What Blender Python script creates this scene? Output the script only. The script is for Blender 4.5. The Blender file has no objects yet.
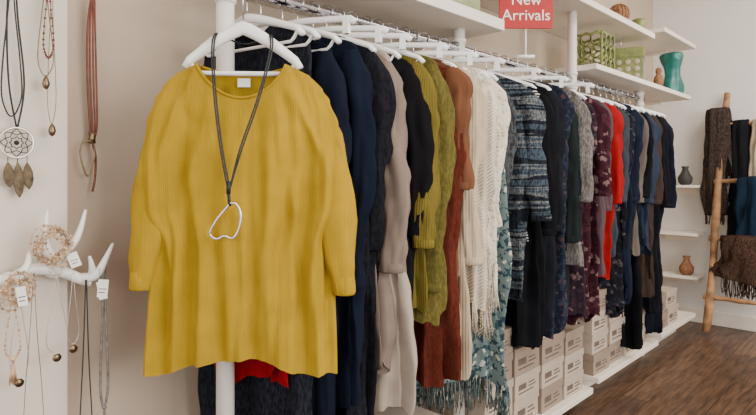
import bpy, math, random
from mathutils import Vector, Matrix
from mathutils import noise as mnoise
R = random.Random(7)
scene = bpy.context.scene
pi = math.pi

# ---------------------------------------------------------------- materials
def lin(c):
    o = []
    for x in c:
        x = x / 255.0
        o.append(x / 12.92 if x <= 0.04045 else ((x + 0.055) / 1.055) ** 2.4)
    return (o[0], o[1], o[2], 1.0)

def base_mat(name, col, rough=0.6, metal=0.0):
    m = bpy.data.materials.new(name)
    m.use_nodes = True
    nt = m.node_tree
    b = nt.nodes['Principled BSDF']
    b.inputs['Base Color'].default_value = lin(col)
    b.inputs['Roughness'].default_value = rough
    b.inputs['Metallic'].default_value = metal
    return m, nt, b

def coords(nt, sc=(1, 1, 1), rot=(0, 0, 0)):
    tc = nt.nodes.new('ShaderNodeTexCoord')
    mp = nt.nodes.new('ShaderNodeMapping')
    mp.inputs['Scale'].default_value = sc
    mp.inputs['Rotation'].default_value = rot
    nt.links.new(tc.outputs['Object'], mp.inputs['Vector'])
    return mp.outputs['Vector']

def noise(nt, vec, scale, detail=3):
    n = nt.nodes.new('ShaderNodeTexNoise')
    n.inputs['Scale'].default_value = scale
    n.inputs['Detail'].default_value = detail
    nt.links.new(vec, n.inputs['Vector'])
    return n.outputs['Fac']

def warp(nt, vec, scale, amt):
    n = nt.nodes.new('ShaderNodeTexNoise')
    n.inputs['Scale'].default_value = scale
    nt.links.new(vec, n.inputs['Vector'])
    a = nt.nodes.new('ShaderNodeVectorMath'); a.operation = 'SCALE'
    a.inputs['Scale'].default_value = amt
    nt.links.new(n.outputs['Color'], a.inputs[0])
    b = nt.nodes.new('ShaderNodeVectorMath'); b.operation = 'ADD'
    nt.links.new(a.outputs[0], b.inputs[0]); nt.links.new(vec, b.inputs[1])
    return b.outputs[0]

def ramp(nt, fac, stops, const=False):
    r = nt.nodes.new('ShaderNodeValToRGB')
    if const:
        r.color_ramp.interpolation = 'CONSTANT'
    el = r.color_ramp.elements
    el[0].position, el[0].color = stops[0][0], lin(stops[0][1])
    el[1].position, el[1].color = stops[-1][0], lin(stops[-1][1])
    for p, c in stops[1:-1]:
        e = el.new(p); e.color = lin(c)
    nt.links.new(fac, r.inputs['Fac'])
    return r.outputs['Color']

def mix(nt, fac, a, b, mode='MIX'):
    m = nt.nodes.new('ShaderNodeMix')
    m.data_type = 'RGBA'; m.blend_type = mode
    for v, s in ((fac, m.inputs[0]), (a, m.inputs[6]), (b, m.inputs[7])):
        if hasattr(v, 'links'):
            nt.links.new(v, s)
        else:
            s.default_value = v
    return m.outputs[2]

def bump(nt, b, h, strength, dist=0.002):
    n = nt.nodes.new('ShaderNodeBump')
    n.inputs['Strength'].default_value = strength
    n.inputs['Distance'].default_value = dist
    nt.links.new(h, n.inputs['Height'])
    nt.links.new(n.outputs['Normal'], b.inputs['Normal'])

def wave(nt, vec, scale, axis='X', dist=0.0):
    w = nt.nodes.new('ShaderNodeTexWave')
    w.bands_direction = axis
    w.inputs['Scale'].default_value = scale
    w.inputs['Distortion'].default_value = dist
    nt.links.new(vec, w.inputs['Vector'])
    return w.outputs['Fac']

def sh(c, k):
    return tuple(max(0, min(255, x * k)) for x in c)

def fabric(name, c1, kind='plain', c2=None, c3=None, scale=1.0, k=.93, rs=55, rk=.72, rb=.55):
    c1 = sh(c1, k); c2 = sh(c2, k) if c2 else None; c3 = sh(c3, k) if c3 else None
    m, nt, b = base_mat(name, c1, 0.95)
    b.inputs['Specular IOR Level'].default_value = 0.06
    v = coords(nt)
    n1 = noise(nt, v, 14, 4)
    col = ramp(nt, n1, [(0.3, sh(c1, .95)), (0.7, sh(c1, 1.04))])
    fine = noise(nt, v, 450, 2)
    if kind == 'floral':
        wv = warp(nt, v, 40 * scale, .035 / scale)
        vo = nt.nodes.new('ShaderNodeTexVoronoi')
        vo.inputs['Scale'].default_value = 26 * scale
        nt.links.new(wv, vo.inputs['Vector'])
        f = ramp(nt, vo.outputs['Distance'], [(0.0, (255, 255, 255)), (0.27, (0, 0, 0))], True)
        f2 = ramp(nt, noise(nt, wv, 38 * scale, 3), [(0.0, (0, 0, 0)), (0.55, (255, 255, 255))], True)
        col = mix(nt, f2, col, lin(c3))
        col = mix(nt, f, col, lin(c2))
    elif kind == 'marl':
        f = ramp(nt, noise(nt, coords(nt, (1, 1, .35)), 160 * scale, 3), [(0.42, (0, 0, 0)), (0.58, (255, 255, 255))])
        col = mix(nt, f, col, lin(c2))
    elif kind == 'hstripe':
        f = ramp(nt, wave(nt, v, 12 * scale, 'Z'), [(0.0, (0, 0, 0)), (0.5, (255, 255, 255))], True)
        col = mix(nt, f, col, lin(c2))
    elif kind == 'band':
        f = ramp(nt, noise(nt, coords(nt, (.05, .05, 1)), 22 * scale, 3),
                 [(0.0, c1), (0.42, c2), (0.5, c3 or c1), (0.57, c1), (0.64, c2)], True)
        f2 = ramp(nt, noise(nt, coords(nt, (1, 1, .4)), 170, 3), [(0.4, (150, 150, 150)), (0.6, (255, 255, 255))])
        col = mix(nt, 1.0, f, f2, 'MULTIPLY')
    elif kind == 'lace':
        vo = nt.nodes.new('ShaderNodeTexVoronoi')
        vo.inputs['Scale'].default_value = 60 * scale
        nt.links.new(v, vo.inputs['Vector'])
        f = ramp(nt, vo.outputs['Distance'], [(0.15, (0, 0, 0)), (0.4, (255, 255, 255))])
        col = mix(nt, f, lin(c2), col)
        nt.links.new(col, b.inputs['Base Color'])
        bump(nt, b, vo.outputs['Distance'], 0.9, 0.004)
        return m
    elif kind == 'cable':
        w = wave(nt, v, 9, 'X', 0.0); w2 = wave(nt, coords(nt, (1, 1, 1), (0, .6, 0)), 30, 'Z', 3.0)
        h = mix(nt, w, w2, (.8, .8, .8, 1))
        col = mix(nt, h, lin(sh(c1, .78)), col)
        nt.links.new(col, b.inputs['Base Color'])
        bump(nt, b, h, 0.9, 0.006)
        return m
    if kind == 'rib':
        w = wave(nt, v, rs, 'X', 0.25)
        col = mix(nt, ramp(nt, w, [(0, (70, 70, 70)), (.6, (0, 0, 0))]), col, lin(sh(c1, rk)))
        nt.links.new(col, b.inputs['Base Color'])
        bump(nt, b, w, rb, 0.002)
        return m
    nt.links.new(col, b.inputs['Base Color'])
    bump(nt, b, fine, 0.35, 0.0015)
    return m

def simple(name, col, rough=0.5, metal=0.0, var=0.06, scale=6):
    m, nt, b = base_mat(name, col, rough, metal)
    v = coords(nt)
    c = ramp(nt, noise(nt, v, scale, 4), [(0.3, sh(col, 1 - var)), (0.7, sh(col, 1 + var))])
    nt.links.new(c, b.inputs['Base Color'])
    return m

M_beige = simple('wall_beige_paint', (186, 168, 148), 0.85, 0, .02, 2)
M_far = simple('wall_grey_paint', (216, 212, 207), 0.85, 0, .02, 2)
M_panel = simple('panel_offwhite', (214, 203, 189), 0.6, 0, .02, 3)
M_white = simple('white_laminate', (228, 218, 204), 0.45, 0, .02, 4)
M_pole = simple('white_powdercoat', (228, 222, 213), 0.35, 0, .01, 4)
M_plastic = simple('white_plastic', (244, 242, 240), 0.3, 0, .01, 4)
M_ceil = simple('ceiling_paint', (232, 226, 216), 0.9, 0, .01, 4)
M_chrome = simple('chrome', (200, 200, 205), 0.18, 1.0, .02, 4)
M_silver = simple('silver', (215, 210, 205), 0.3, 1.0, .05, 30)
M_bronze = simple('antique_bronze', (130, 112, 88), 0.4, 1.0, .15, 60)
M_cord = simple('black_leather', (22, 27, 30), 0.6, 0, .1, 60)
M_brown = simple('brown_leather', (104, 50, 36), 0.6, 0, .2, 40)
M_bead = simple('wood_beads', (182, 150, 116), 0.55, 0, .25, 60)
M_greyrope = simple('grey_rope', (108, 102, 96), 0.8, 0, .2, 90)
M_antler = simple('antler_white', (240, 236, 230), 0.35, 0, .03, 20)
M_tag = simple('paper_tag', (242, 240, 235), 0.7, 0, .02, 10)
M_kraft = simple('box_card', (140, 122, 106), 0.8, 0, .05, 8)
M_boxw = simple('box_white_card', (172, 156, 141), 0.75, 0, .04, 8)
M_print = simple('box_print', (92, 78, 68), 0.8, 0, .1, 40)
M_red = simple('sign_red', (178, 18, 22), 0.5, 0, .02, 4)
M_signw = simple('sign_white', (250, 246, 240), 0.5, 0, .01, 4)
M_dark = simple('dark_label', (50, 46, 44), 0.7, 0, .05, 10)
M_green = simple('green_glaze', (112, 120, 62), 0.4, 0, .15, 20)
M_teal = simple('teal_glaze', (20, 100, 92), 0.35, 0, .12, 20)
M_wicker = simple('wicker', (128, 88, 58), 0.8, 0, .25, 60)
M_wood = simple('ladder_wood', (140, 102, 68), 0.75, 0, .30, 14)
M_feather = simple('feather', (92, 78, 58), 0.8, 0, .3, 60)

def floor_mat():
    m, nt, b = base_mat('dark_wood_planks', (84, 62, 50), 0.38)
    v = coords(nt, (1, 1, 1), (0, 0, pi / 2))
    br = nt.nodes.new('ShaderNodeTexBrick')
    br.inputs['Scale'].default_value = 1.0
    br.inputs['Brick Width'].default_value = 1.25
    br.inputs['Row Height'].default_value = 0.13
    br.inputs['Mortar Size'].default_value = 0.002
    br.inputs['Color1'].default_value = lin((122, 92, 70))
    br.inputs['Color2'].default_value = lin((84, 62, 46))
    br.inputs['Mortar'].default_value = lin((34, 25, 19))
    nt.links.new(v, br.inputs['Vector'])
    g = noise(nt, coords(nt, (14, 1.2, 1)), 5, 6)
    gr = ramp(nt, g, [(0.35, (160, 150, 142)), (0.65, (255, 250, 243))])
    c = mix(nt, 1.0, br.outputs['Color'], gr, 'MULTIPLY')
    nt.links.new(c, b.inputs['Base Color'])
    bump(nt, b, g, 0.15, 0.002)
    return m
M_floor = floor_mat()

# ---------------------------------------------------------------- mesh builder
class MB:
    def __init__(s):
        s.v = []; s.f = []; s.m = []; s.sm = []
    def face(s, idx, mi=0, smooth=True):
        s.f.append(tuple(idx)); s.m.append(mi); s.sm.append(smooth)
    def box(s, a, b, mi=0):
        o = len(s.v)
        for z in (a[2], b[2]):
            s.v += [(a[0], a[1], z), (b[0], a[1], z), (b[0], b[1], z), (a[0], b[1], z)]
        for q in ((0, 3, 2, 1), (4, 5, 6, 7), (0, 1, 5, 4), (1, 2, 6, 5), (2, 3, 7, 6), (3, 0, 4, 7)):
            s.face([o + k for k in q], mi, False)
    def tube(s, path, ra, rb=None, n=8, ref=(0, 1, 0), mi=0, pert=None, caps=True, closed=False):
        P = [Vector(p) for p in path]; L = len(P); o = len(s.v)
        if not isinstance(ra, (list, tuple)): ra = [ra] * L
        if rb is None: rb = ra
        if not isinstance(rb, (list, tuple)): rb = [rb] * L
        ref = Vector(ref)
        for j in range(L):
            if closed: t = P[(j + 1) % L] - P[j - 1]
            else: t = P[min(j + 1, L - 1)] - P[max(j - 1, 0)]
            if t.length < 1e-9: t = Vector((0, 0, 1))
            t.normalize()
            a = ref.cross(t)
            if a.length < 1e-3: a = Vector((1, 0, 0)).cross(t)
            if a.length < 1e-3: a = Vector((0, 0, 1)).cross(t)
            a.normalize(); b = t.cross(a).normalized()
            for i in range(n):
                an = 2 * pi * i / n
                k = pert(j / (L - 1), an) if pert else 1.0
                s.v.append(tuple(P[j] + a * (math.cos(an) * ra[j] * k) + b * (math.sin(an) * rb[j] * k)))
        for j in range(L if closed else L - 1):
            j2 = (j + 1) % L
            for i in range(n):
                s.face([o + j * n + i, o + j * n + (i + 1) % n, o + j2 * n + (i + 1) % n, o + j2 * n + i], mi)
        if caps and not closed:
            s.face([o + i for i in range(n)][::-1], mi)
            s.face([o + (L - 1) * n + i for i in range(n)], mi)
    def lathe(s, prof, c=(0, 0, 0), n=24, mi=0, pert=None):
        o = len(s.v)
        for r, z in prof:
            for i in range(n):
                a = 2 * pi * i / n
                k = pert(a, z) if pert else 1
                s.v.append((c[0] + r * k * math.cos(a), c[1] + r * k * math.sin(a), c[2] + z))
        for j in range(len(prof) - 1):
            for i in range(n):
                s.face([o + j * n + i, o + j * n + (i + 1) % n, o + (j + 1) * n + (i + 1) % n, o + (j + 1) * n + i], mi)
        s.face([o + i for i in range(n)][::-1], mi)
        s.face([o + (len(prof) - 1) * n + i for i in range(n)], mi)
    def ball(s, c, r, mi=0, n=8):
        prof = [(max(1e-4, r * math.sin(pi * k / (n // 2 + 2))), -r * math.cos(pi * k / (n // 2 + 2))) for k in range(n // 2 + 3)]
        s.lathe(prof, c, n, mi)
    def obj(s, name, mats, loc=(0, 0, 0), rot=(0, 0, 0), parent=None, bevel=0):
        me = bpy.data.meshes.new(name)
        me.from_pydata(s.v, [], s.f)
        for m in mats: me.materials.append(m)
        me.polygons.foreach_set('material_index', s.m)
        me.polygons.foreach_set('use_smooth', s.sm)
        me.update()
        ob = bpy.data.objects.new(name, me)
        ob.location = loc; ob.rotation_euler = rot
        scene.collection.objects.link(ob)
        if parent: ob.parent = parent
        if bevel:
            md = ob.modifiers.new('bevel', 'BEVEL'); md.width = bevel; md.segments = 2; md.limit_method = 'ANGLE'
        return ob

def boxobj(name, a, b, mat, bevel=0):
    c = [(a[i] + b[i]) / 2 for i in range(3)]
    mb = MB()
    mb.box([a[i] - c[i] for i in range(3)], [b[i] - c[i] for i in range(3)])
    return mb.obj(name, [mat], c, bevel=bevel)

def interp(tab, x):
    if x <= tab[0][0]: return tab[0][1]
    for (x0, y0), (x1, y1) in zip(tab, tab[1:]):
        if x <= x1:
            t = (x - x0) / (x1 - x0); t = t * t * (3 - 2 * t)
            return y0 + (y1 - y0) * t
    return tab[-1][1]

# ---------------------------------------------------------------- room shell
XR, YN, YF, ZC = 4.6, -2.6, 5.1, 3.0
boxobj('floor', (-0.1, YN - .1, -0.1), (XR + .1, YF + .1, 0), M_floor)
boxobj('ceiling', (-0.1, YN - .1, ZC), (XR + .1, YF + .1, ZC + .1), M_ceil)
boxobj('wall_left', (-0.1, YN, 0), (0, YF, ZC), M_beige)
boxobj('wall_back', (-0.1, YF, 0), (XR + .1, YF + .1, ZC), M_far)
def wall_open(name, axis, pos, lo, hi, o0, o1, z0, z1, mat):
    mb = MB()
    segs = [(lo, hi, 0, z0), (lo, hi, z1, ZC), (lo, o0, z0, z1), (o1, hi, z0, z1)]
    for a, b, c, d in segs:
        if axis == 'x': mb.box((pos, a, c), (pos + .1, b, d))
        else: mb.box((a, pos - .1, c), (b, pos, d))
    return mb.obj(name, [mat])
wall_open('wall_right', 'x', XR, YN, YF, -1.8, 3.2, 0.5, 2.7, M_far)
wall_open('wall_front', 'y', YN, 0, XR, 0.6, 4.0, 0.3, 2.7, M_far)
def window(name, axis, pos, o0, o1, z0, z1, n):
    mb = MB(); w = .03
    def bar(a0, a1, c0, c1):
        if axis == 'x': mb.box((pos + .02, a0, c0), (pos + .08, a1, c1))
        else: mb.box((a0, pos - .08, c0), (a1, pos - .02, c1))
    bar(o0, o1, z0, z0 + .06); bar(o0, o1, z1 - .06, z1)
    for k in range(n + 1):
        c = o0 + w + (o1 - o0 - 2 * w) * k / n
        bar(c - w, c + w, z0, z1)
    mb.obj(name, [M_white])
window('window_1', 'x', XR, -1.8, 3.2, 0.5, 2.7, 4)
window('window_2', 'y', YN, 0.6, 4.0, 0.3, 2.7, 3)
boxobj('baseboard_back', (0.02, YF - .018, 0), (XR, YF, .11), M_white, .004)
boxobj('baseboard_left', (0.001, .49, 0), (.018, .74, .11), M_white, .004)
boxobj('display_panel', (0.001, -0.9, 0.001), (0.05, 0.487, 2.6), M_panel, .003)

# ---------------------------------------------------------------- rack
RX, RZ = 0.30, 1.71
def pole(y, ztop):
    mb = MB()
    mb.tube([(RX, y, 0.0), (RX, y, .012)], .028, n=24, ref=(1, 0, 0))
    mb.tube([(RX, y, 0.012), (RX, y, ztop)], .024, n=24, ref=(1, 0, 0))
    mb.tube([(RX, y, 1.66), (RX, y, 1.675)], .029, n=24, ref=(1, 0, 0))
    mb.tube([(RX, y, 1.735), (RX, y, 1.75)], .029, n=24, ref=(1, 0, 0))
    return mb.obj('rack_pole', [M_pole])
for y, zt in ((.797, 2.6), (1.86, 1.789), (2.89, 2.074), (3.90, 1.759)):
    pole(y, zt)
mb = MB()
path = []; rr = []
y = .72
while y < 3.96:
    path.append((RX, y, RZ)); rr.append(.0135 if len(rr) % 2 else .0165); y += .008
mb.tube(path, rr, n=10, ref=(0, 0, 1))
mb.obj('clothes_rail', [M_chrome])
mb = MB()
mb.tube([(RX, .797, 1.725), (.44, .79, 1.725)], .009, n=10, ref=(0, 0, 1))
mb.ball((.445, .79, 1.725), .014)
mb.obj('faceout_arm', [M_pole])

def shelf(y0, y1, z0, z1, depth=.42):
    mb = MB()
    mb.box((0.002, y0, z0), (depth, y1, z1))
    for yy in (y0 + .05, y1 - .07):
        mb.box((0.002, yy, z0 - .02), (depth - .19, yy + .02, z0))
    return mb.obj('wall_shelf', [M_white], bevel=.003)
shelf(.83, 2.01, 1.79, 1.835)
shelf(2.02, 3.83, 2.075, 2.11)
shelf(2.92, 4.62, 1.76, 1.79)
shelf(4.02, 4.75, 2.16, 2.19)
for y0, y1, z in ((.86, 1.825, .10), (1.895, 2.855, .10), (2.925, 3.865, .13), (3.935, 4.7, .16)):
    mb = MB()
    mb.box((0.002, y0, z - .03), (.43, y1, z))
    mb.box((0.02, y0 + .02, 0), (.30, y1 - .02, z - .03))
    mb.obj('bottom_shelf', [M_white], bevel=.003)
for z in (.38, .72, 1.10):
    mb = MB()
    mb.box((0.06, YF - .24, z), (.40, YF - .001, z + .02))
    mb.box((0.1, YF - .02, z - .06), (.36, YF - .001, z))
    mb.obj('corner_shelf', [M_white], bevel=.002)
for z, c, x in ((.40, M_wicker, .3), (1.12, M_dark, .29)):
    mb = MB()
    mb.lathe([(.03, 0), (.05, .02), (.055, .06), (.03, .1), (.02, .13), (.03, .15)], (0, 0, 0), 16)
    mb.obj('small_vase', [c], (x, YF - .15, z))

# ---------------------------------------------------------------- boxes
def carton(x, y, z, dx, dy, dz, mat, rz=0):
    mb = MB()
    mb.box((-dx / 2, -dy / 2, 0), (dx / 2, dy / 2, dz * .75), 0)
    mb.box((-dx / 2 - .004, -dy / 2 - .004, dz * .70), (dx / 2 + .004, dy / 2 + .004, dz), 0)
    mb.box((dx / 2, -dy * .36, dz * .34), (dx / 2 + .0015, -dy * .05, dz * .58), 1)
    mb.box((dx / 2, -dy * .36, dz * .18), (dx / 2 + .0015, dy * .25, dz * .24), 1)
    mb.box((dx / 2, dy * .05, dz * .34), (dx / 2 + .0015, dy * .36, dz * .40), 1)
    mb.box((dx / 2, dy * .05, dz * .48), (dx / 2 + .0015, dy * .30, dz * .54), 1)
    mb.box((-dx * .3, -dy / 2 - .0015, dz * .25), (dx * .3, -dy / 2, dz * .5), 1)
    return mb.obj('cardboard_box', [mat, M_print], (x, y, z), (0, 0, rz), bevel=.002)
for y0, y1, zb, n in ((.95, 1.82, .10, 3), (1.90, 2.85, .10, 4), (2.93, 3.86, .13, 4), (3.94, 4.5, .16, 2)):
    y = y0
    while y < y1 - .2:
        w = R.uniform(.21, .235)
        if y + w > y1: break
        z = zb
        for k in range(n - (1 if R.random() < .3 else 0)):
            h = R.uniform(.10, .125)
            carton(.235 + R.uniform(-.015, .0), y + w / 2, z + .0005, .33, w - .014, h, M_boxw if R.random() < .5 else M_kraft, R.uniform(-.02, .02))
            z += h + .001
        y += w + .004

# ---------------------------------------------------------------- hangers
def hanger_mesh(hw=.205, hook=.075, thick=1.0, drop=.062, straight=False):
    mb = MB()
    pts = [(.021 * math.cos(math.radians(-40 + 220 * k / 14)), 0, .021 * math.sin(math.radians(-40 + 220 * k / 14))) for k in range(15)]
    pts += [(-.018, 0, -.014), (-.006, 0, -.028), (0, 0, -.04), (0, 0, -hook)]
    mb.tube(pts, .0022, n=6, mi=1)
    N = 24; path = []; ra = []; rb = []
    for k in range(N + 1):
        t = -1 + 2 * k / N
        z = -hook - .004 - drop * (abs(t) ** 1.25) - (.010 if abs(t) > .97 else 0)
        path.append((t * hw, 0, z))
        if straight:
            ra.append(.010); rb.append(.005)
        else:
            ra.append((.013 - .005 * abs(t)) * thick); rb.append((.007 + .003 * abs(t)) * thick)
    mb.tube(path, rb, ra, n=10, ref=(0, 0, 1))
    zb = -hook - drop - .028
    if straight:
        for sx in (-1, 1):
            mb.box((sx * hw * .86 - .009, -.008, -hook - drop - .045), (sx * hw * .86 + .009, .008, -hook - drop))
    else:
        bar = [(-hw * .93, 0, -hook - drop + .002), (-hw * .86, 0, zb + .01), (-hw * .8, 0, zb), (hw * .8, 0, zb), (hw * .86, 0, zb + .01), (hw * .93, 0, -hook - drop + .002)]
        mb.tube(bar, .0045 * thick, n=8, ref=(0, 1, 0))
    return mb
def hmesh(**k):
    _h = hanger_mesh(**k).obj('clothes_hanger', [M_plastic, M_chrome])
    me = _h.data; bpy.data.objects.remove(_h); return me
HM = hmesh(); HS = hmesh(hw=.20, hook=.052, drop=.014, straight=True)
def hanger(y, rot, me):
    ob = bpy.data.objects.new('clothes_hanger', me)
    ob.location = (RX, y, RZ + .004); ob.rotation_euler = (0, 0, rot)
    scene.collection.objects.link(ob)
    return ob

# ---------------------------------------------------------------- garments
def garment(name, mats, loc, rot, hw, zn, zb, depth=.035, prof=None, sleeve=.5, sw=.045, neck=.075,
            dipf=.07, dipb=.015, slope=.33, seed=0, fold=1.0, fringe=0, hemvar=.01, N=96, M=60, spath=None, fd=2, band=.0035, pk=1.0, diag=0, arch=0):
    """local: x = width, -y = front, z up (world height, loc z = 0)"""
    r = random.Random(seed)
    p = [r.uniform(0, 6.28) for _ in range(8)]
    mb = MB()
    prof = prof or [(0, 1.0), (.04, 1.03), (.25, .93), (1, .98)]
    idx = []
    cr = .004 if spath else .011
    def ztop(s, front):
        a = abs(s)
        if a < neck:
            return zn - (dipf if front else dipb) * (1 - (a / neck) ** 2) ** .8
        return zn - (a - neck) * slope - max(0, a - hw * .9) * .6
    for j in range(M + 1):
        vv = j / M
        v = vv ** 1.25
        W = interp(prof, v) * hw
        row = []
        for i in range(N):
            a = 2 * pi * i / N + pi / N
            c = math.cos(a); sn = math.sin(a)
            front = sn < 0
            zt = ztop(c * hw, front)
            z = zt + (zb - zt) * v + hemvar * v * v * (math.sin(3 * a + p[0]) + .5 * math.sin(7 * a + p[1]))
            if arch:
                z += arch * v ** 3 * math.exp(-abs((c + .10) / .55) ** 3.5)
            g = min(1, v * 2.0) ** .8
            s = c * W * (1 + .05 * g * math.sin(3 * v + p[1]) * pk)
            D = depth * (.3 + .7 * min(1, v * 5))
            if abs(c * hw) < neck: D = max(D, depth * .8)
            sgn = 1 if sn > 0 else -1
            d = sgn * (abs(sn) ** .55) * D
            H = (zt - z)
            q1 = mnoise.noise(Vector((c * 4.2 + p[2], p[3], H * 1.6)))
            q2 = mnoise.noise(Vector((c * 7.5 + p[4], sn * 2.2 + p[5], H * 2.2)))
            q3 = mnoise.noise(Vector((c * 15 + p[6] * 3, sn * 4 + p[7], H * 4.5)))
            q4 = mnoise.noise(Vector((c * 6 + p[6] * 3, sn * 3 + p[7], H * 16)))
            d += (q1 * .045 * g) * fold + ((q2 * .030 + q3 * .015) * g + q4 * cr * min(1, v * 8)) * fold * sgn * (.3 + .7 * abs(sn))
            if diag and front:
                ac = abs(c)
                wob_ = .04 * math.sin(9 * v + (p[2] if c > 0 else p[3]))
                e_ = math.exp(-((ac - .34 - .45 * v + wob_) / .06) ** 2) * min(1, v * 6) * max(0, 1 - v) * 1.2
                e2 = math.exp(-((ac - .52 - .75 * v - wob_) / .05) ** 2) * min(1, v * 6) * max(0, 1 - 1.7 * v)
                e3 = math.exp(-((ac - .86 + .45 * (v - .35) + wob_) / .045) ** 2) * max(0, 1 - abs(v - .5) * 2.6)
                d -= diag * (e_ + e2 + e3 * .9)
            s += (q2 * .030 + q3 * .015 + q4 * (0 if spath else .006)) * g * fold * c * 1.2 * pk
            row.append(len(mb.v)); mb.v.append((s, d, z))
        idx.append(row)
    for j in range(M):
        for i in range(N):
            i2 = (i + 1) % N
            mb.face([idx[j][i], idx[j + 1][i], idx[j + 1][i2], idx[j][i2]], 0)
    top = idx[0]
    for i in range(N):
        a = 2 * pi * i / N + pi / N; a2 = a + 2 * pi / N
        if math.sin(a) > 0 and math.sin(a2) > 0:
            if abs(math.cos(a) * hw) >= neck * .98 and abs(math.cos(a2) * hw) >= neck * .98:
                mb.face([top[i], top[i + 1], top[N - 2 - i], top[N - 1 - i]], 0)
    nb = []
    for i in range(N):
        a = 2 * pi * i / N + pi / N
        if abs(math.cos(a) * hw) < neck * 1.02: nb.append(mb.v[top[i]])
    fr = [q for q in nb if q[1] < 0]; bk = [q for q in nb if q[1] >= 0]
    if len(fr) > 2:
        mb.tube(sorted(fr), band, n=6, ref=(0, 1, 0)); mb.tube(sorted(bk), band, n=6, ref=(0, 1, 0))
    if sleeve:
        for sg in (-1, 1):
            x0 = sg * (hw - .018); z0 = zn - (hw - neck) * slope - .02
            L = sleeve * r.uniform(.92, 1.08); path = []; ra = []; rb = []
            if spath:
                path = [(sx, yo, sz) for sx, sz, w1, w2, yo in spath[sg]]
                ra = [q[2] for q in spath[sg]]; rb = [q[3] for q in spath[sg]]
                P2 = []; A2 = []; B2 = []; K = 8
                for q in range(len(path) - 1):
                    for t in range(K):
                        f = t / K
                        P2.append(tuple(path[q][e] * (1 - f) + path[q + 1][e] * f for e in range(3)))
                        A2.append(ra[q] * (1 - f) + ra[q + 1] * f); B2.append(rb[q] * (1 - f) + rb[q + 1] * f)
                P2.append(path[-1]); A2.append(ra[-1]); B2.append(rb[-1])
                path, ra, rb = P2, A2, B2
            else:
                n = 34; dx = r.uniform(-.02, .035); dy = r.uniform(-.05, .02); el = r.uniform(.35, .6); bend = r.uniform(-.02, .02)
                for k in range(n + 1):
                    t = k / n
                    kk = max(0, t - el)
                    path.append((x0 + sg * (.020 * min(1, t * 5) + dx * t - bend * kk * 2 + .006 * math.sin(7 * t + p[1])), dy * t + bend * kk * 2 + .005 * math.sin(9 * t + p[2]), z0 - L * t))
                    w = sw * (min(1, .45 + t * 5)) * (1.05 - .38 * t)
                    ra.append(w); rb.append(w * .68)
            ph = r.uniform(0, 60)
            def pert(t, an, ph=ph, L=L):
                x, y_ = math.cos(an), math.sin(an)
                m_ = min(1, t * 5) * pk
                return 1 + m_ * (.42 * mnoise.noise(Vector((x * 1.6 + ph, y_ * 1.6, t * L * 3.5))) + .28 * mnoise.noise(Vector((x * 2.4 + ph, y_ * 2.4, t * L * 16))) + .30 * mnoise.noise(Vector((x * 5 + ph, y_ * 5, t * L * 8))))
            mb.tube(path, ra, rb, n=26, ref=(0, 1, 0), caps=False, pert=pert)
            q = path[-1]
            ch = .042 if spath else .024
            mb.tube([(q[0] - (path[-1][0] - path[-6][0]) * .5 * (1 if spath else 0), q[1], q[2] + ch), q, (q[0], q[1], q[2] - .004)],
                    [ra[-1] * 1.04, ra[-1] * 1.04, ra[-1] * .93], [rb[-1] * 1.06, rb[-1] * 1.06, rb[-1] * .93], n=26, ref=(0, 1, 0), caps=True)
    if fringe:
        last = idx[-1]
        for i in range(0, N):
            q = mb.v[last[i]]
            for e in range(fd):
                l = fringe * r.uniform(.8, 1.1)
                ox, oy = r.uniform(-.004, .004), r.uniform(-.004, .004)
                mb.tube([(q[0] + ox, q[1] + oy, q[2] + .005), (q[0] + ox * 2 + r.uniform(-.006, .006), q[1] + oy, q[2] - l * .5), (q[0] + ox * 3 + r.uniform(-.01, .01), q[1] + oy * 2, q[2] - l)],
                        [.0024, .002, .0014], n=4, ref=(0, 1, 0))
    return mb.obj(name, mats, (loc[0], loc[1], 0), (0, 0, rot))

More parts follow.
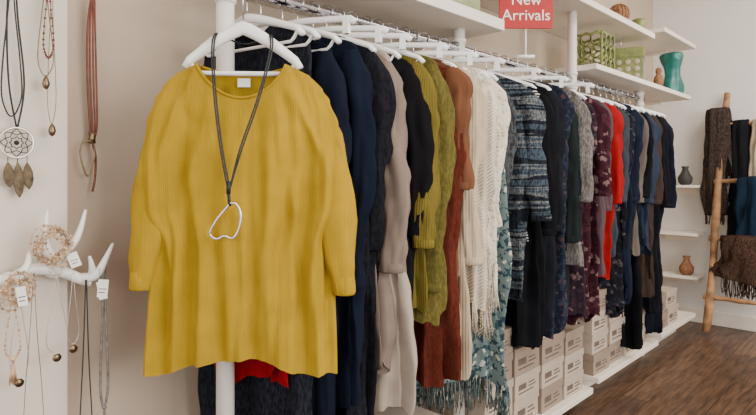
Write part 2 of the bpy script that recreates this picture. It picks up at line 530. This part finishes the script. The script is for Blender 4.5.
F = fabric
items = [
 # name, y, rot, hw, zb, sleeve, neck, material, depth, prof, fringe
 ('red_top', .865, 10, .165, .655, 0, .07, F('f_red', (150, 16, 26)), .02, [(0, 1), (1, 1.08)], 0),
 ('black_speckled_cardigan', .91, 12, .205, .28, 0, .07, F('f_speck', (22, 23, 30), 'marl', (40, 42, 50)), .03, None, 0),
 ('navy_dress', .985, 12, .205, .30, .60, .07, F('f_navy1', (24, 29, 44), k=.85), .035, None, 0),
 ('navy_sweatshirt', 1.04, 16, .205, .56, .62, .08, F('f_navy2', (22, 28, 44), k=.85), .035, None, 0),
 ('charcoal_cardigan', 1.10, 18, .205, .42, .60, .08, F('f_char', (34, 34, 40), 'marl', (24, 24, 30)), .035, None, 0),
 ('taupe_jacket', 1.155, 22, .21, .60, .60, .085, F('f_taupe', (134, 118, 107)), .035, None, 0),
 ('grey_beige_trousers', 1.205, 20, .18, .47, 0, .085, F('f_gb', (180, 164, 150)), .035, [(0, .9), (.2, 1.0), (1, 1.18)], 0),
 ('black_blouse', 1.26, 24, .20, .70, .50, .085, F('f_blk1', (24, 23, 26), k=.85), .03, None, 0),
 ('mustard_olive_tunic', 1.33, 24, .205, .76, .60, .08, F('f_must', (116, 102, 44), 'rib', rs=40), .035, None, 0),
 ('olive_cardigan', 1.385, 22, .21, .74, .68, .08, F('f_olive', (108, 98, 48), 'marl', (90, 82, 40)), .035, None, 0),
 ('rust_cardigan', 1.455, 22, .22, .50, .74, .08, F('f_rust', (98, 44, 32), 'marl', (82, 36, 27)), .045, None, 0),
 ('tan_top', 1.525, 18, .185, .62, .40, .08, F('f_cinn', (118, 76, 54)), .03, None, 0),
 ('beige_sweater', 1.575, 24, .20, .50, .66, .09, F('f_beige', (200, 180, 152), 'rib', rs=30), .035, None, 0),
 ('cream_cable_cardigan', 1.635, 26, .21, .72, .60, .09, F('f_cream', (226, 212, 190), 'cable'), .035, None, .10),
 ('cream_lace_shawl', 1.70, 28, .215, .86, .52, .09, F('f_cream2', (232, 222, 204), 'lace', (190, 172, 146)), .035, None, .17),
 ('teal_floral_scarf', 1.76, 28, .205, .40, 0, .07, F('f_teal', (108, 124, 122), 'floral', (192, 188, 176), (46, 68, 78), 1.3), .04, [(0, .85), (.4, 1.05), (1, 1.15)], .12),
 ('grey_marled_cardigan', 1.83, 24, .205, .74, .50, .08, F('f_gm', (84, 86, 88), 'marl', (46, 48, 52)), .035, None, 0),
 ('blue_grey_striped_cardigan', 1.94, 30, .22, .70, .56, .08, F('f_bgs', (76, 88, 100), 'band', (42, 47, 56), (116, 120, 122)), .05, None, 0),
 ('black_white_striped_top', 2.06, 26, .205, .90, .36, .08, F('f_bw', (26, 26, 28), 'hstripe', (212, 206, 198), None, 2.2), .035, None, 0),
 ('black_dress', 2.12, 22, .21, .47, .62, .08, F('f_blk2', (22, 22, 26), k=.85), .045, None, 0),
 ('black_knit', 2.20, 22, .205, .56, .60, .08, F('f_blk3', (28, 30, 36), k=.85), .035, None, 0),
 ('navy_floral_blouse', 2.28, 24, .205, .50, .55, .08, F('f_nf', (28, 32, 46), 'floral', (76, 54, 58), (46, 54, 66), 1.2), .035, None, 0),
 ('dark_green_cardigan', 2.37, 22, .205, .62, .60, .08, F('f_dg', (30, 36, 36)), .035, None, 0),
 ('light_grey_sweater', 2.46, 22, .20, .78, .46, .085, F('f_lg', (124, 118, 114), 'marl', (88, 82, 80)), .035, None, 0),
 ('dark_floral_dress', 2.55, 24, .205, .52, .4, .08, F('f_dp', (44, 34, 42), 'floral', (116, 88, 90), (62, 44, 54), 1.0), .035, None, 0),
 ('burgundy_floral_dress', 2.66, 24, .205, .50, .42, .08, F('f_bf', (56, 28, 36), 'floral', (126, 98, 96), (76, 42, 50), .9), .035, None, 0),
 ('mauve_top', 2.76, 22, .20, .70, .52, .08, F('f_mv', (90, 70, 74)), .035, None, 0),
 ('red_cardigan', 2.88, 26, .21, .66, .50, .08, F('f_red2', (150, 24, 26)), .04, None, 0),
 ('slate_sweater', 2.98, 24, .205, .76, .50, .08, F('f_sl', (56, 61, 70)), .035, None, 0),
 ('black_floral_dress', 3.07, 24, .205, .44, .44, .08, F('f_bfl', (26, 25, 30), 'floral', (84, 74, 76), (38, 40, 50), 1.0), .035, None, 0),
 ('navy_cardigan', 3.16, 24, .205, .50, .54, .08, F('f_nv3', (26, 32, 46)), .035, None, 0),
 ('grey_taupe_top', 3.26, 22, .20, .76, .50, .08, F('f_gt', (98, 88, 82)), .035, None, 0),
 ('black_long_dress', 3.35, 24, .21, .20, .5, .08, F('f_bl4', (20, 20, 24), k=.85), .04, None, 0),
 ('blue_blouse', 3.45, 22, .20, .74, .50, .08, F('f_bb', (44, 52, 68)), .035, None, 0),
 ('brown_cardigan', 3.54, 24, .205, .46, .52, .08, F('f_bc', (60, 48, 43)), .035, None, 0),
 ('black_tunic', 3.63, 24, .205, .36, .52, .08, F('f_bl5', (24, 24, 28), k=.85), .035, None, 0),
 ('navy_long_dress', 3.73, 24, .21, .20, .52, .08, F('f_nl', (24, 27, 38), k=.85), .04, None, 0),
]
for n, it in enumerate(items):
    name, y, rot, hw, zb, sl, neck, m, dep, prof, fr = it
    ro = math.radians(rot + R.uniform(-8, 8) * (0 if n < 4 else 1))
    x = (RX - .05) if n == 0 else (RX - .035 if n == 1 else (RX - .03 if n == 2 else RX + R.uniform(-.015, .015)))
    st = n in (3, 5, 7, 10, 13, 16, 19, 22, 25)
    zn = RZ - .085 + R.uniform(-.008, .003) - (.018 if (st or n in (2, 6, 15)) else 0) - (.20 if n == 0 else 0)
    garment(name, [m], (x, y), ro, hw, zn, zb, depth=dep, prof=prof, sleeve=sl, neck=neck, seed=n + 11, fringe=fr, dipf=R.uniform(.05, .11),
            sw=R.uniform(.044, .056), fd=3 if n in (13, 14) else 2, hemvar=R.uniform(.008, .03), fold=.4 if n < 2 else (.8 if n == 2 else 1.15),
            slope=R.uniform(.30, .40))
    hanger(y, ro, HS if st else HM)

# ---------------------------------------------------------------- yellow sweater on display
SX, SY, SR = .407, .784, math.radians(47)
M_yel = fabric('f_yellow_knit', (166, 134, 34), 'rib', rs=70, k=1.0, rk=.82, rb=.3)
sp = {-1: [(-.195, 1.380, .012, .006, .0), (-.212, 1.30, .032, .012, .0), (-.220, 1.19, .048, .020, -.004), (-.226, 1.08, .050, .025, -.008), (-.240, .985, .036, .025, -.010), (-.252, .918, .026, .022, -.010)],
      1: [(.198, 1.380, .012, .006, .0), (.216, 1.30, .032, .012, .0), (.226, 1.19, .048, .020, -.004), (.234, 1.08, .050, .025, -.008), (.248, .975, .036, .025, -.010), (.258, .900, .026, .022, -.010)]}
garment('yellow_sweater', [M_yel], (SX, SY), SR, .185, 1.480, .698, depth=.036,
        prof=[(0, 1.0), (.02, 1.09), (.06, 1.19), (.14, 1.31), (.30, 1.42), (.44, 1.40), (.58, 1.24), (1, 1.29)], sleeve=.5, neck=.112, dipf=.088, dipb=.02,
        slope=.50, seed=5, fold=.78, hemvar=.004, N=200, M=110, spath=sp, band=.004, pk=.35, diag=.016, arch=.045)
hm = hanger_mesh(hw=.143, hook=.148, thick=1.4, drop=.092)
hm.obj('clothes_hanger', [M_plastic, M_chrome], (SX, SY, 1.725), (0, 0, SR))
mb = MB(); mb.box((-.016, .012, 1.425), (.016, .014, 1.447))
mb.obj('garment_label', [M_tag], (SX, SY, 0), (0, 0, SR))

def cord(pts, K=6):
    P = [Vector(p) for p in pts]; out = []
    for i in range(len(P) - 1):
        p0 = P[max(i - 1, 0)]; p1 = P[i]; p2 = P[i + 1]; p3 = P[min(i + 2, len(P) - 1)]
        for k in range(K):
            t = k / K
            out.append(.5 * ((2 * p1) + (-p0 + p2) * t + (2 * p0 - 5 * p1 + 4 * p2 - p3) * t * t + (-p0 + 3 * p1 - 3 * p2 + p3) * t ** 3))
    out.append(P[-1])
    return out
mb = MB()
for o_ in (0, .005):
    mb.tube(cord([(-.022 + o_, -.074, 1.165), (-.04 + o_, -.072, 1.26), (-.056 + o_, -.066, 1.38), (-.070 + o_, -.035, 1.50), (-.068 + o_, -.005, 1.556), (-.04, .03, 1.55), (0, .035, 1.54), (.04, .03, 1.55),
              (.072 - o_, -.005, 1.553), (.076 - o_, -.035, 1.50), (.050 - o_, -.066, 1.38), (.010 - o_, -.072, 1.26), (-.018, -.074, 1.165)]), .0021, n=8, ref=(.3, 1, .2))
mb.tube([(-.02, -.074, 1.185), (-.021, -.074, 1.155)], .0055, n=8, ref=(1, 0, 0), mi=0)
mb.tube([(-.021, -.074, 1.158), (-.018, -.074, 1.125)], .004, n=8, ref=(1, 0, 0), mi=0)
ht = cord([(-.016, -.074, 1.133), (-.028, -.075, 1.118), (-.050, -.076, 1.090), (-.064, -.075, 1.062), (-.058, -.074, 1.050), (-.045, -.075, 1.047),
           (-.030, -.076, 1.054), (-.015, -.076, 1.048), (-.004, -.075, 1.054), (.006, -.074, 1.078), (.008, -.074, 1.108), (-.002, -.075, 1.130), (-.016, -.074, 1.133)], 5)[:-1]
mb.tube(ht, .0032, n=8, ref=(0, 1, 0), mi=1, closed=True)
mb.obj('heart_pendant_necklace', [M_cord, M_silver], (SX, SY, 0), (0, 0, SR))

# ---------------------------------------------------------------- left wall jewellery
def loopneck(name, x, y, ztop, hw, L, mat, r=.0012, pend=None, pm=None, beads=0, seed=0):
    mb = MB(); rr_ = random.Random(seed)
    pts = [(x, y, ztop)]
    l = [(-.35, .3), (-.8, .62), (-.95, .85), (-.5, .97), (0, 1), (.5, .96), (.95, .84), (.75, .6), (.3, .3)]
    pts += [(x + .003, y + a * hw, ztop - b * L) for a, b in l] + [(x, y + .002, ztop)]
    c = cord(pts)
    mb.tube(c, r, n=6, ref=(1, 0, 0))
    if beads:
        for q in c[::2]:
            mb.ball(tuple(q), beads, 0, 8)
    if pend:
        zz = ztop - L
        if pend == 'drop':
            mb.lathe([(.001, -.034), (.006, -.03), (.009, -.02), (.006, -.008), (.0005, 0)], (x + .005, y, zz), 12, 1)
        elif pend == 'disc':
            mb.tube([(x + .002, y, zz - .012), (x + .005, y, zz - .012)], .010, n=18, ref=(0, 0, 1), mi=1)
        elif pend == 'tassel':
            for k in range(16):
                a = k * 2.4; mb.tube([(x + .004, y, zz), (x + .005 + .006 * math.cos(a), y + .008 * math.sin(a), zz - .05 - .01 * rr_.random())], .0012, n=4, mi=1)
            mb.ball((x + .004, y, zz), .006, 1)
    return mb.obj(name, [mat, pm or mat])

def hook(y, z, x):
    mb = MB()
    mb.tube([(x, y, z), (x + .012, y, z)], .008, n=12, ref=(0, 0, 1))
    mb.tube(cord([(x + .01, y, z), (x + .035, y, z - .002), (x + .042, y, z + .014)]), .0025, n=8, ref=(0, 1, 0))
    mb.obj('wall_hook', [M_bronze])
for y_, z_, x_ in ((.35, 1.72, .05), (.375, 1.66, .05), (.425, 1.70, .05), (.545, 1.74, 0), (.565, 1.70, 0)):
    hook(y_, z_, x_)

def dreamcatcher():
    mb = MB(); cx_, cy_, cz_ = .075, .366, 1.278; r0 = .036
    ring = [(cx_, cy_ + r0 * math.cos(2 * pi * k / 40), cz_ + r0 * math.sin(2 * pi * k / 40)) for k in range(40)]
    mb.tube(ring, .0028, n=8, ref=(1, 0, 0), closed=True, mi=1)
    for rad, off in ((.034, 0), (.025, .5), (.015, 0)):
        n = 8
        for k in range(n):
            a = 2 * pi * (k + off) / n; b = 2 * pi * (k + off + 1) / n; mid = (a + b) / 2; ri = rad * .74
            mb.tube([(cx_, cy_ + rad * math.cos(a), cz_ + rad * math.sin(a)), (cx_, cy_ + ri * math.cos(mid), cz_ + ri * math.sin(mid)), (cx_, cy_ + rad * math.cos(b), cz_ + rad * math.sin(b))], .0011, n=4, ref=(1, 0, 0), mi=0)
    mb.ball((cx_, cy_, cz_), .006, 0)
    mb.tube(cord([(cx_, cy_, cz_ + r0), (cx_, cy_ - .016, 1.42), (cx_ + .01, cy_ - .022, 1.58), (.09, .355, 1.73), (cx_ + .01, cy_ - .0, 1.58), (cx_, cy_ + .016, 1.42), (cx_, cy_ + .002, cz_ + r0)]), .0022, n=6, ref=(1, 0, 0), mi=0)
    for dy, l in ((-.018, .06), (.002, .085), (.022, .065)):
        mb.tube([(cx_, cy_ + dy, cz_ - r0 * .9), (cx_, cy_ + dy, cz_ - r0 - .012)], .001, n=4, mi=0, ref=(1, 0, 0))
        z0 = cz_ - r0 - .012
        pp = [(cx_ + .002 * t, cy_ + dy + .004 * t, z0 - l * t) for t in (0, .15, .35, .6, .85, 1)]
        mb.tube(pp, [.002, .007, .011, .012, .008, .001], .0016, n=10, ref=(1, 0, 0), mi=2)
    mb.obj('dreamcatcher_necklace', [M_cord, M_silver, M_feather])
dreamcatcher()
loopneck('chain_necklace', .085, .353, 1.70, .022, .36, M_cord, .0018)
loopneck('chain_necklace', .085, .425, 1.69, .018, .245, M_bronze, .0014, 'drop', M_bronze)
loopneck('bead_necklace', .09, .43, 1.69, .012, .20, M_brown, .001, None, None, .003)
loopneck('chain_necklace', .08, .44, 1.69, .010, .36, M_bronze, .0010, 'drop', M_bronze)

mb = MB()
for dy in (-.009, -.003, .004, .010):
    mb.tube(cord([(.045, .553, 1.735), (.035, .549 + dy, 1.6), (.03, .552 + dy * 1.2, 1.45), (.03, .556 + dy, 1.34), (.03, .553 + dy * .6, 1.30)]), .0026, n=6, ref=(1, 0, 0))
mb.tube([(.03, .553, 1.315), (.03, .553, 1.285)], .009, n=10, mi=1, ref=(1, 0, 0))
mb.tube(cord([(.03, .553, 1.29), (.03, .562, 1.25), (.03, .560, 1.19), (.032, .553, 1.155)]), .003, n=6, mi=0, ref=(1, 0, 0))
lp = [(.035, .540 + .017 * math.cos(2 * pi * k / 30) + .004 * math.sin(4 * pi * k / 30), 1.245 + .048 * math.sin(2 * pi * k / 30)) for k in range(30)]
mb.tube(lp, .0022, n=6, ref=(1, 0, 0), mi=1, closed=True)
mb.obj('leather_strap_necklace', [M_brown, M_bronze])

mb = MB()
def prong(pts, r0, r1):
    c = cord(pts, K=6); n = len(c)
    mb.tube(c, [r0 + (r1 - r0) * (i / (n - 1)) ** 1.4 for i in range(n)], n=12, ref=(1, .2, 0))
prong([(.095, .30, .955), (.10, .345, .952), (.10, .39, .972), (.10, .45, .962), (.10, .50, .935), (.115, .525, .925)], .016, .012)
prong([(.10, .335, .952), (.13, .358, .965), (.135, .374, .99), (.125, .380, 1.018)], .014, .003)
prong([(.10, .45, .962), (.125, .425, 1.0), (.135, .412, 1.045), (.12, .420, 1.115)], .015, .003)
prong([(.10, .43, .968), (.13, .455, 1.01), (.14, .482, 1.05), (.125, .505, 1.112)], .015, .003)
prong([(.10, .505, .935), (.13, .528, .945), (.14, .545, .98), (.13, .570, 1.022)], .014, .003)
prong([(.10, .515, .928), (.125, .520, .95), (.135, .515, .975), (.13, .512, .995)], .011, .003)
mb.tube([(.051, .44, .962), (.10, .44, .962)], .018, n=14, ref=(0, 0, 1))
mb.tube([(.051, .35, .955), (.10, .35, .955)], .014, n=14, ref=(0, 0, 1))
mb.obj('antler_hook_rack', [M_antler])

def coil(name, c, r, turns, mat, beads, seed):
    rr_ = random.Random(seed); mb = MB(); pts = []
    for k in range(turns * 14):
        a = 2 * pi * k / 14
        q = r * (1 + .22 * math.sin(a * .37 + seed))
        pts.append((c[0] + .014 * math.sin(a * .53 + seed), c[1] + q * .85 * math.cos(a) + .008 * math.sin(a * .17), c[2] + q * math.sin(a) + .010 * math.sin(a * .21)))
    mb.tube(pts, .0008, n=5, ref=(1, 0, 0))
    for q in pts: mb.ball((q[0] + rr_.uniform(-.003, .003), q[1], q[2]), beads * rr_.uniform(.8, 1.2), 0, 8)
    mb.obj(name, [mat])
coil('beaded_bracelet_bundle', (.145, .425, 1.03), .036, 11, M_bead, .0034, 2)
coil('beaded_bracelet_bundle', (.14, .350, .93), .030, 8, M_bead, .0034, 5)
def tag(y, z, x, a=0.2, w=.024, h=.036):
    mb = MB()
    mb.box((-.0006, -w / 2, -h), (.0006, w / 2, 0), 0)
    mb.box((.0006, -w * .35, -h * .55), (.0009, w * .35, -h * .5), 1)
    mb.box((.0006, -w * .35, -h * .75), (.0009, w * .25, -h * .7), 1)
    mb.tube([(0, 0, -.003), (.001, .002, .035)], .0006, n=4, mi=1)
    mb.obj('price_tag', [M_tag, M_dark], (x, y, z), (a, 0, -.5))
tag(.462, 1.01, .155, .35); tag(.352, .945, .165, .15, .02, .045); tag(.538, .935, .155, -.1, .024, .045); tag(.532, .93, .15, .15, .02, .045)
loopneck('cord_necklace', .125, .505, .935, .02, .62, M_cord, .0016, 'tassel', M_greyrope)
loopneck('cord_necklace', .135, .545, .965, .010, .36, M_greyrope, .0034, 'tassel', M_greyrope)
loopneck('chain_necklace', .12, .44, .955, .025, .19, M_silver, .0008, 'disc', M_bronze)
loopneck('chain_necklace', .125, .475, .955, .014, .175, M_silver, .0008, 'disc', M_bronze)
loopneck('chain_necklace', .12, .36, .945, .02, .22, M_silver, .0008, 'disc', M_bronze)
loopneck('chain_necklace', .12, .39, .965, .022, .44, M_bronze, .0008, 'drop', M_bronze)
loopneck('bead_necklace', .13, .345, .935, .016, .16, M_bead, .0008, 'tassel', M_bead, .003)

# ---------------------------------------------------------------- sign
sg = bpy.data.objects.new('new_arrivals_sign', None)
scene.collection.objects.link(sg)
sg.location = (.36, 2.29, 0.008); sg.rotation_euler = (0, 0, math.radians(44))
mb = MB()
mb.box((-.122, -.004, 1.855), (.122, .004, 2.05), 0)
mb.obj('panel', [M_red], parent=sg, bevel=.002)
mb = MB()
mb.tube([(0, .006, 1.727), (0, .006, 1.87)], .004, n=10, ref=(1, 0, 0))
mb.tube([(-.04, .006, 1.73), (.04, .006, 1.73)], .008, n=10)
mb.obj('stand', [M_plastic], parent=sg)
for txt, z in (('New', 1.962), ('Arrivals', 1.892)):
    cu = bpy.data.curves.new(txt, 'FONT'); cu.body = txt; cu.size = .070; cu.align_x = 'CENTER'; cu.extrude = .0006
    to = bpy.data.objects.new('lettering', cu); scene.collection.objects.link(to)
    bpy.context.view_layer.update()
    me = bpy.data.meshes.new_from_object(to)
    bpy.data.objects.remove(to)
    me.materials.clear(); me.materials.append(M_signw)
    ob = bpy.data.objects.new('lettering', me); scene.collection.objects.link(ob)
    ob.parent = sg; ob.location = (0, -.0052, z); ob.rotation_euler = (pi / 2, 0, 0)

# ---------------------------------------------------------------- shelf decor
def lattice(x, y, z, w, h):
    mb = MB(); hw = w / 2
    for cx_, cy_ in ((-hw, -hw), (hw, -hw), (hw, hw), (-hw, hw)):
        mb.tube([(cx_, cy_, 0), (cx_, cy_, h)], .006, n=8, ref=(1, 0, 0))
    for zz in (.006, h - .006):
        for a, b in (((-hw, -hw), (hw, -hw)), ((hw, -hw), (hw, hw)), ((hw, hw), (-hw, hw)), ((-hw, hw), (-hw, -hw))):
            mb.tube([(a[0], a[1], zz), (b[0], b[1], zz)], .006, n=8, ref=(0, 0, 1))
    q = w / 3
    for face in range(4):
        for i in range(3):
            for k in range(3):
                cc = -hw + q * (i + .5); cz = h * (k + .5) / 3
                pts = []
                for e in range(16):
                    a = 2 * pi * e / 16; u = cc + q * .52 * math.cos(a); zz = cz + h / 3 * .5 * math.sin(a)
                    pts.append([(u, -hw, zz), (hw, u, zz), (u, hw, zz), (-hw, u, zz)][face])
                mb.tube(pts, .006, n=6, ref=((0, 1, 0) if face % 2 == 0 else (1, 0, 0)), closed=True)
    mb.box((-hw, -hw, 0), (hw, hw, .006))
    mb.obj('lattice_lantern', [M_green], (x, y, z))
lattice(.27, 3.22, 1.7905, .18, .22)
mb = MB()
mb.box((-.11, -.11, 0), (.11, .11, .16), 0); mb.box((-.115, -.115, .15), (.115, .115, .21), 0)
for k in range(4):
    for e in range(3):
        mb.tube([(.11, -.08 + .052 * k, .03 + .045 * e), (.114, -.08 + .052 * k, .03 + .045 * e)], .016, n=10, mi=1, ref=(0, 0, 1))
        mb.tube([(-.08 + .052 * k, -.11, .03 + .045 * e), (-.08 + .052 * k, -.114, .03 + .045 * e)], .016, n=10, mi=1, ref=(0, 0, 1))
mb.obj('patterned_gift_box', [M_green, M_boxw], (.27, 3.72, 1.7905), (0, 0, .3), bevel=.003)
mb = MB()
mb.lathe([(.055, 0), (.068, .02), (.070, .06), (.058, .11), (.050, .15), (.056, .20), (.072, .25), (.080, .29), (.070, .305), (.04, .30)], (0, 0, 0), 40, 0, lambda a, z: 1 + .09 * math.sin(3 * a + z * 14) + .04 * math.sin(7 * a - z * 9))
mb.obj('teal_vase', [M_teal], (.33, 4.49, 1.7905))
mb = MB()
mb.lathe([(.03, 0), (.035, .01), (.025, .04), (.035, .08), (.03, .11), (.015, .13), (.022, .15), (.018, .17), (.003, .18)], (0, 0, 0), 20)
mb.obj('carved_wood_figurine', [M_wicker], (.30, 4.28, 1.7905))
mb = MB()
mb.ball((0, 0, .06), .058, 0, 20)
for k in range(8):
    a = pi * k / 8
    pts = [(.06 * math.cos(t) * math.cos(a), .06 * math.cos(t) * math.sin(a), .06 + .06 * math.sin(t)) for t in [2 * pi * e / 20 for e in range(20)]]
    mb.tube(pts, .004, n=5, ref=(.1, .2, 1), closed=True)
mb.obj('woven_ball', [M_wicker], (.33, 3.46, 2.115))
mb = MB()
mb.lathe([(.03, 0), (.04, .01), (.04, .08), (.035, .085), (.035, .02)], (0, 0, 0), 20)
mb.obj('green_candle_cup', [M_green], (.35, 3.74, 2.111))
mb = MB()
mb.box((-.12, -.16, 0), (.12, .16, .09), 0); mb.box((-.125, -.165, .08), (.125, .165, .11), 0)
mb.obj('storage_box', [M_green], (.25, 1.75, 1.8355), bevel=.003)

# ---------------------------------------------------------------- ladder with scarves
lad = bpy.data.objects.new('wooden_ladder', None); scene.collection.objects.link(lad)
B0, T0 = Vector((.50, 4.70, .03)), Vector((.56, 5.045, 1.84))
B1, T1 = Vector((.95, 4.70, .03)), Vector((.99, 5.045, 1.86))
def wob(a, b, s, r0):
    n = 20; out = []; rr_ = []
    for k in range(n + 1):
        t = k / n; p_ = a.lerp(b, t)
        out.append((p_.x + .006 * math.sin(7 * t + s), p_.y + .004 * math.sin(9 * t + s), p_.z)); rr_.append(r0 * (1.0 + .12 * math.sin(17 * t + s) - .1 * t))
    return out, rr_
for i, (a, b) in enumerate(((B0, T0), (B1, T1))):
    mb = MB(); pth, rad = wob(a, b, i * 2.1, .028)
    mb.tube(pth, rad, n=12, ref=(1, 0, 0)); mb.obj('side_rail_%d' % (i + 1), [M_wood], parent=lad)
rungs = []
for k, t in enumerate((.14, .38, .62, .86)):
    a = B0.lerp(T0, t); b = B1.lerp(T1, t); d = (b - a).normalized()
    mb = MB(); pth, rad = wob(a - d * .04, b + d * .04, k, .018)
    mb.tube(pth, rad, n=10, ref=(0, 0, 1)); mb.obj('rung_%d' % (k + 1), [M_wood], parent=lad)
    rungs.append((a, b))

def scarf(name, mat, c, w, lf, lb, thick=.02, fringe=.07, seed=0):
    r = random.Random(seed); mb = MB(); ph = r.uniform(0, 6)
    for side, L in ((-1, lf), (1, lb)):
        path = []; ra = []; rb = []
        n = 30
        for k in range(n + 1):
            t = k / n
            yy = side * (.022 + .015 * min(1, t * 4)) if k else side * .004
            zz = .03 * (1 - min(1, t * 6)) - L * t
            path.append((.01 * math.sin(5 * t + ph), yy, zz)); ra.append(w / 2 * (1 + .15 * math.sin(3 * t + ph) + .15 * t)); rb.append(thick * (.8 if k else .4))
        mb.tube(path, ra, rb, n=44, ref=(0, 1, 0), pert=lambda t, an: 1 + .22 * math.sin(6 * an + ph + 2 * t) * min(1, .4 + t) + .5 * mnoise.noise(Vector((math.cos(an) * 4 + ph, math.sin(an) * 4, t * 3))))
        if fringe:
            for e in range(34):
                xx = r.uniform(-w / 2, w / 2) * 1.1; yo = side * .035 + r.uniform(-.012, .012); l = fringe * r.uniform(.8, 1.1)
                mb.tube([(xx, yo, -L + .01), (xx + r.uniform(-.008, .008), yo, -L - l * .5), (xx + r.uniform(-.012, .012), yo, -L - l)], .0028, n=4, ref=(0, 1, 0))
    mb.obj(name, [mat], c)
a, b = rungs[3]
scarf('charcoal_knit_scarf', fabric('s_char', (74, 62, 56), 'marl', (42, 36, 34)), (a.x - .045, a.y - .02, a.z + .10), .12, .80, .5, .035, .07, 1)
scarf('black_scarf', fabric('s_blk', (26, 26, 30)), (a.x + .12, a.y, a.z), .12, 1.0, .6, .03, .08, 2)
scarf('cream_scarf', fabric('s_cr', (190, 174, 152)), (a.x + .235, a.y - .02, a.z), .07, .5, .5, .022, .07, 3)
a, b = rungs[2]
scarf('navy_scarf', fabric('s_nv', (28, 44, 62)), (a.x + .27, a.y - .03, a.z + .0), .20, .60, .5, .035, .08, 4)
a, b = rungs[1]
scarf('brown_fringed_scarf', fabric('s_br', (82, 60, 48), 'marl', (50, 38, 34)), (a.x + .20, a.y - .03, a.z), .26, .30, .3, .035, .12, 6)

# ---------------------------------------------------------------- lights
def area(name, loc, target, sx, sy, power, col):
    l = bpy.data.lights.new(name, 'AREA'); l.shape = 'RECTANGLE'; l.size = sx; l.size_y = sy; l.energy = power; l.color = col
    o = bpy.data.objects.new(name, l); o.location = loc
    o.rotation_euler = (Vector(target) - Vector(loc)).to_track_quat('-Z', 'Y').to_euler()
    scene.collection.objects.link(o)
area('window_light_right', (4.5, 1.8, 1.8), (0, 1.8, 1.1), 3.0, 1.8, 190, (1.0, .97, .925))
area('window_light_front', (2.3, -2.5, 1.6), (1.0, 3, 1.2), 3.3, 2.3, 80, (1.0, .98, .94))
area('ceiling_fill', (1.9, 3.8, 2.95), (1.9, 3.8, 0), 1.0, 1.6, 72, (1.0, .94, .86))  # added fill below the ceiling to brighten the far end, no real fixture
area('ceiling_fill', (1.9, .6, 2.95), (1.9, .6, 0), 1.0, 1.4, 26, (1.0, .94, .86))  # weaker added fill over the near end, likewise no real fixture
w = bpy.data.worlds.new('World'); scene.world = w; w.use_nodes = True
w.node_tree.nodes['Background'].inputs[0].default_value = (.9, .93, 1, 1)
w.node_tree.nodes['Background'].inputs[1].default_value = 0.8

# ---------------------------------------------------------------- camera
cam = bpy.data.cameras.new('camera'); co = bpy.data.objects.new('camera', cam)
scene.collection.objects.link(co)
co.location = (1.64, 0, 1.2); co.rotation_euler = (pi / 2, 0, math.radians(44))
cam.lens = 560 / 756 * 36; cam.sensor_width = 36; cam.sensor_fit = 'HORIZONTAL'
cam.shift_y = -32.5 / 756
cam.clip_start = .05
scene.camera = co
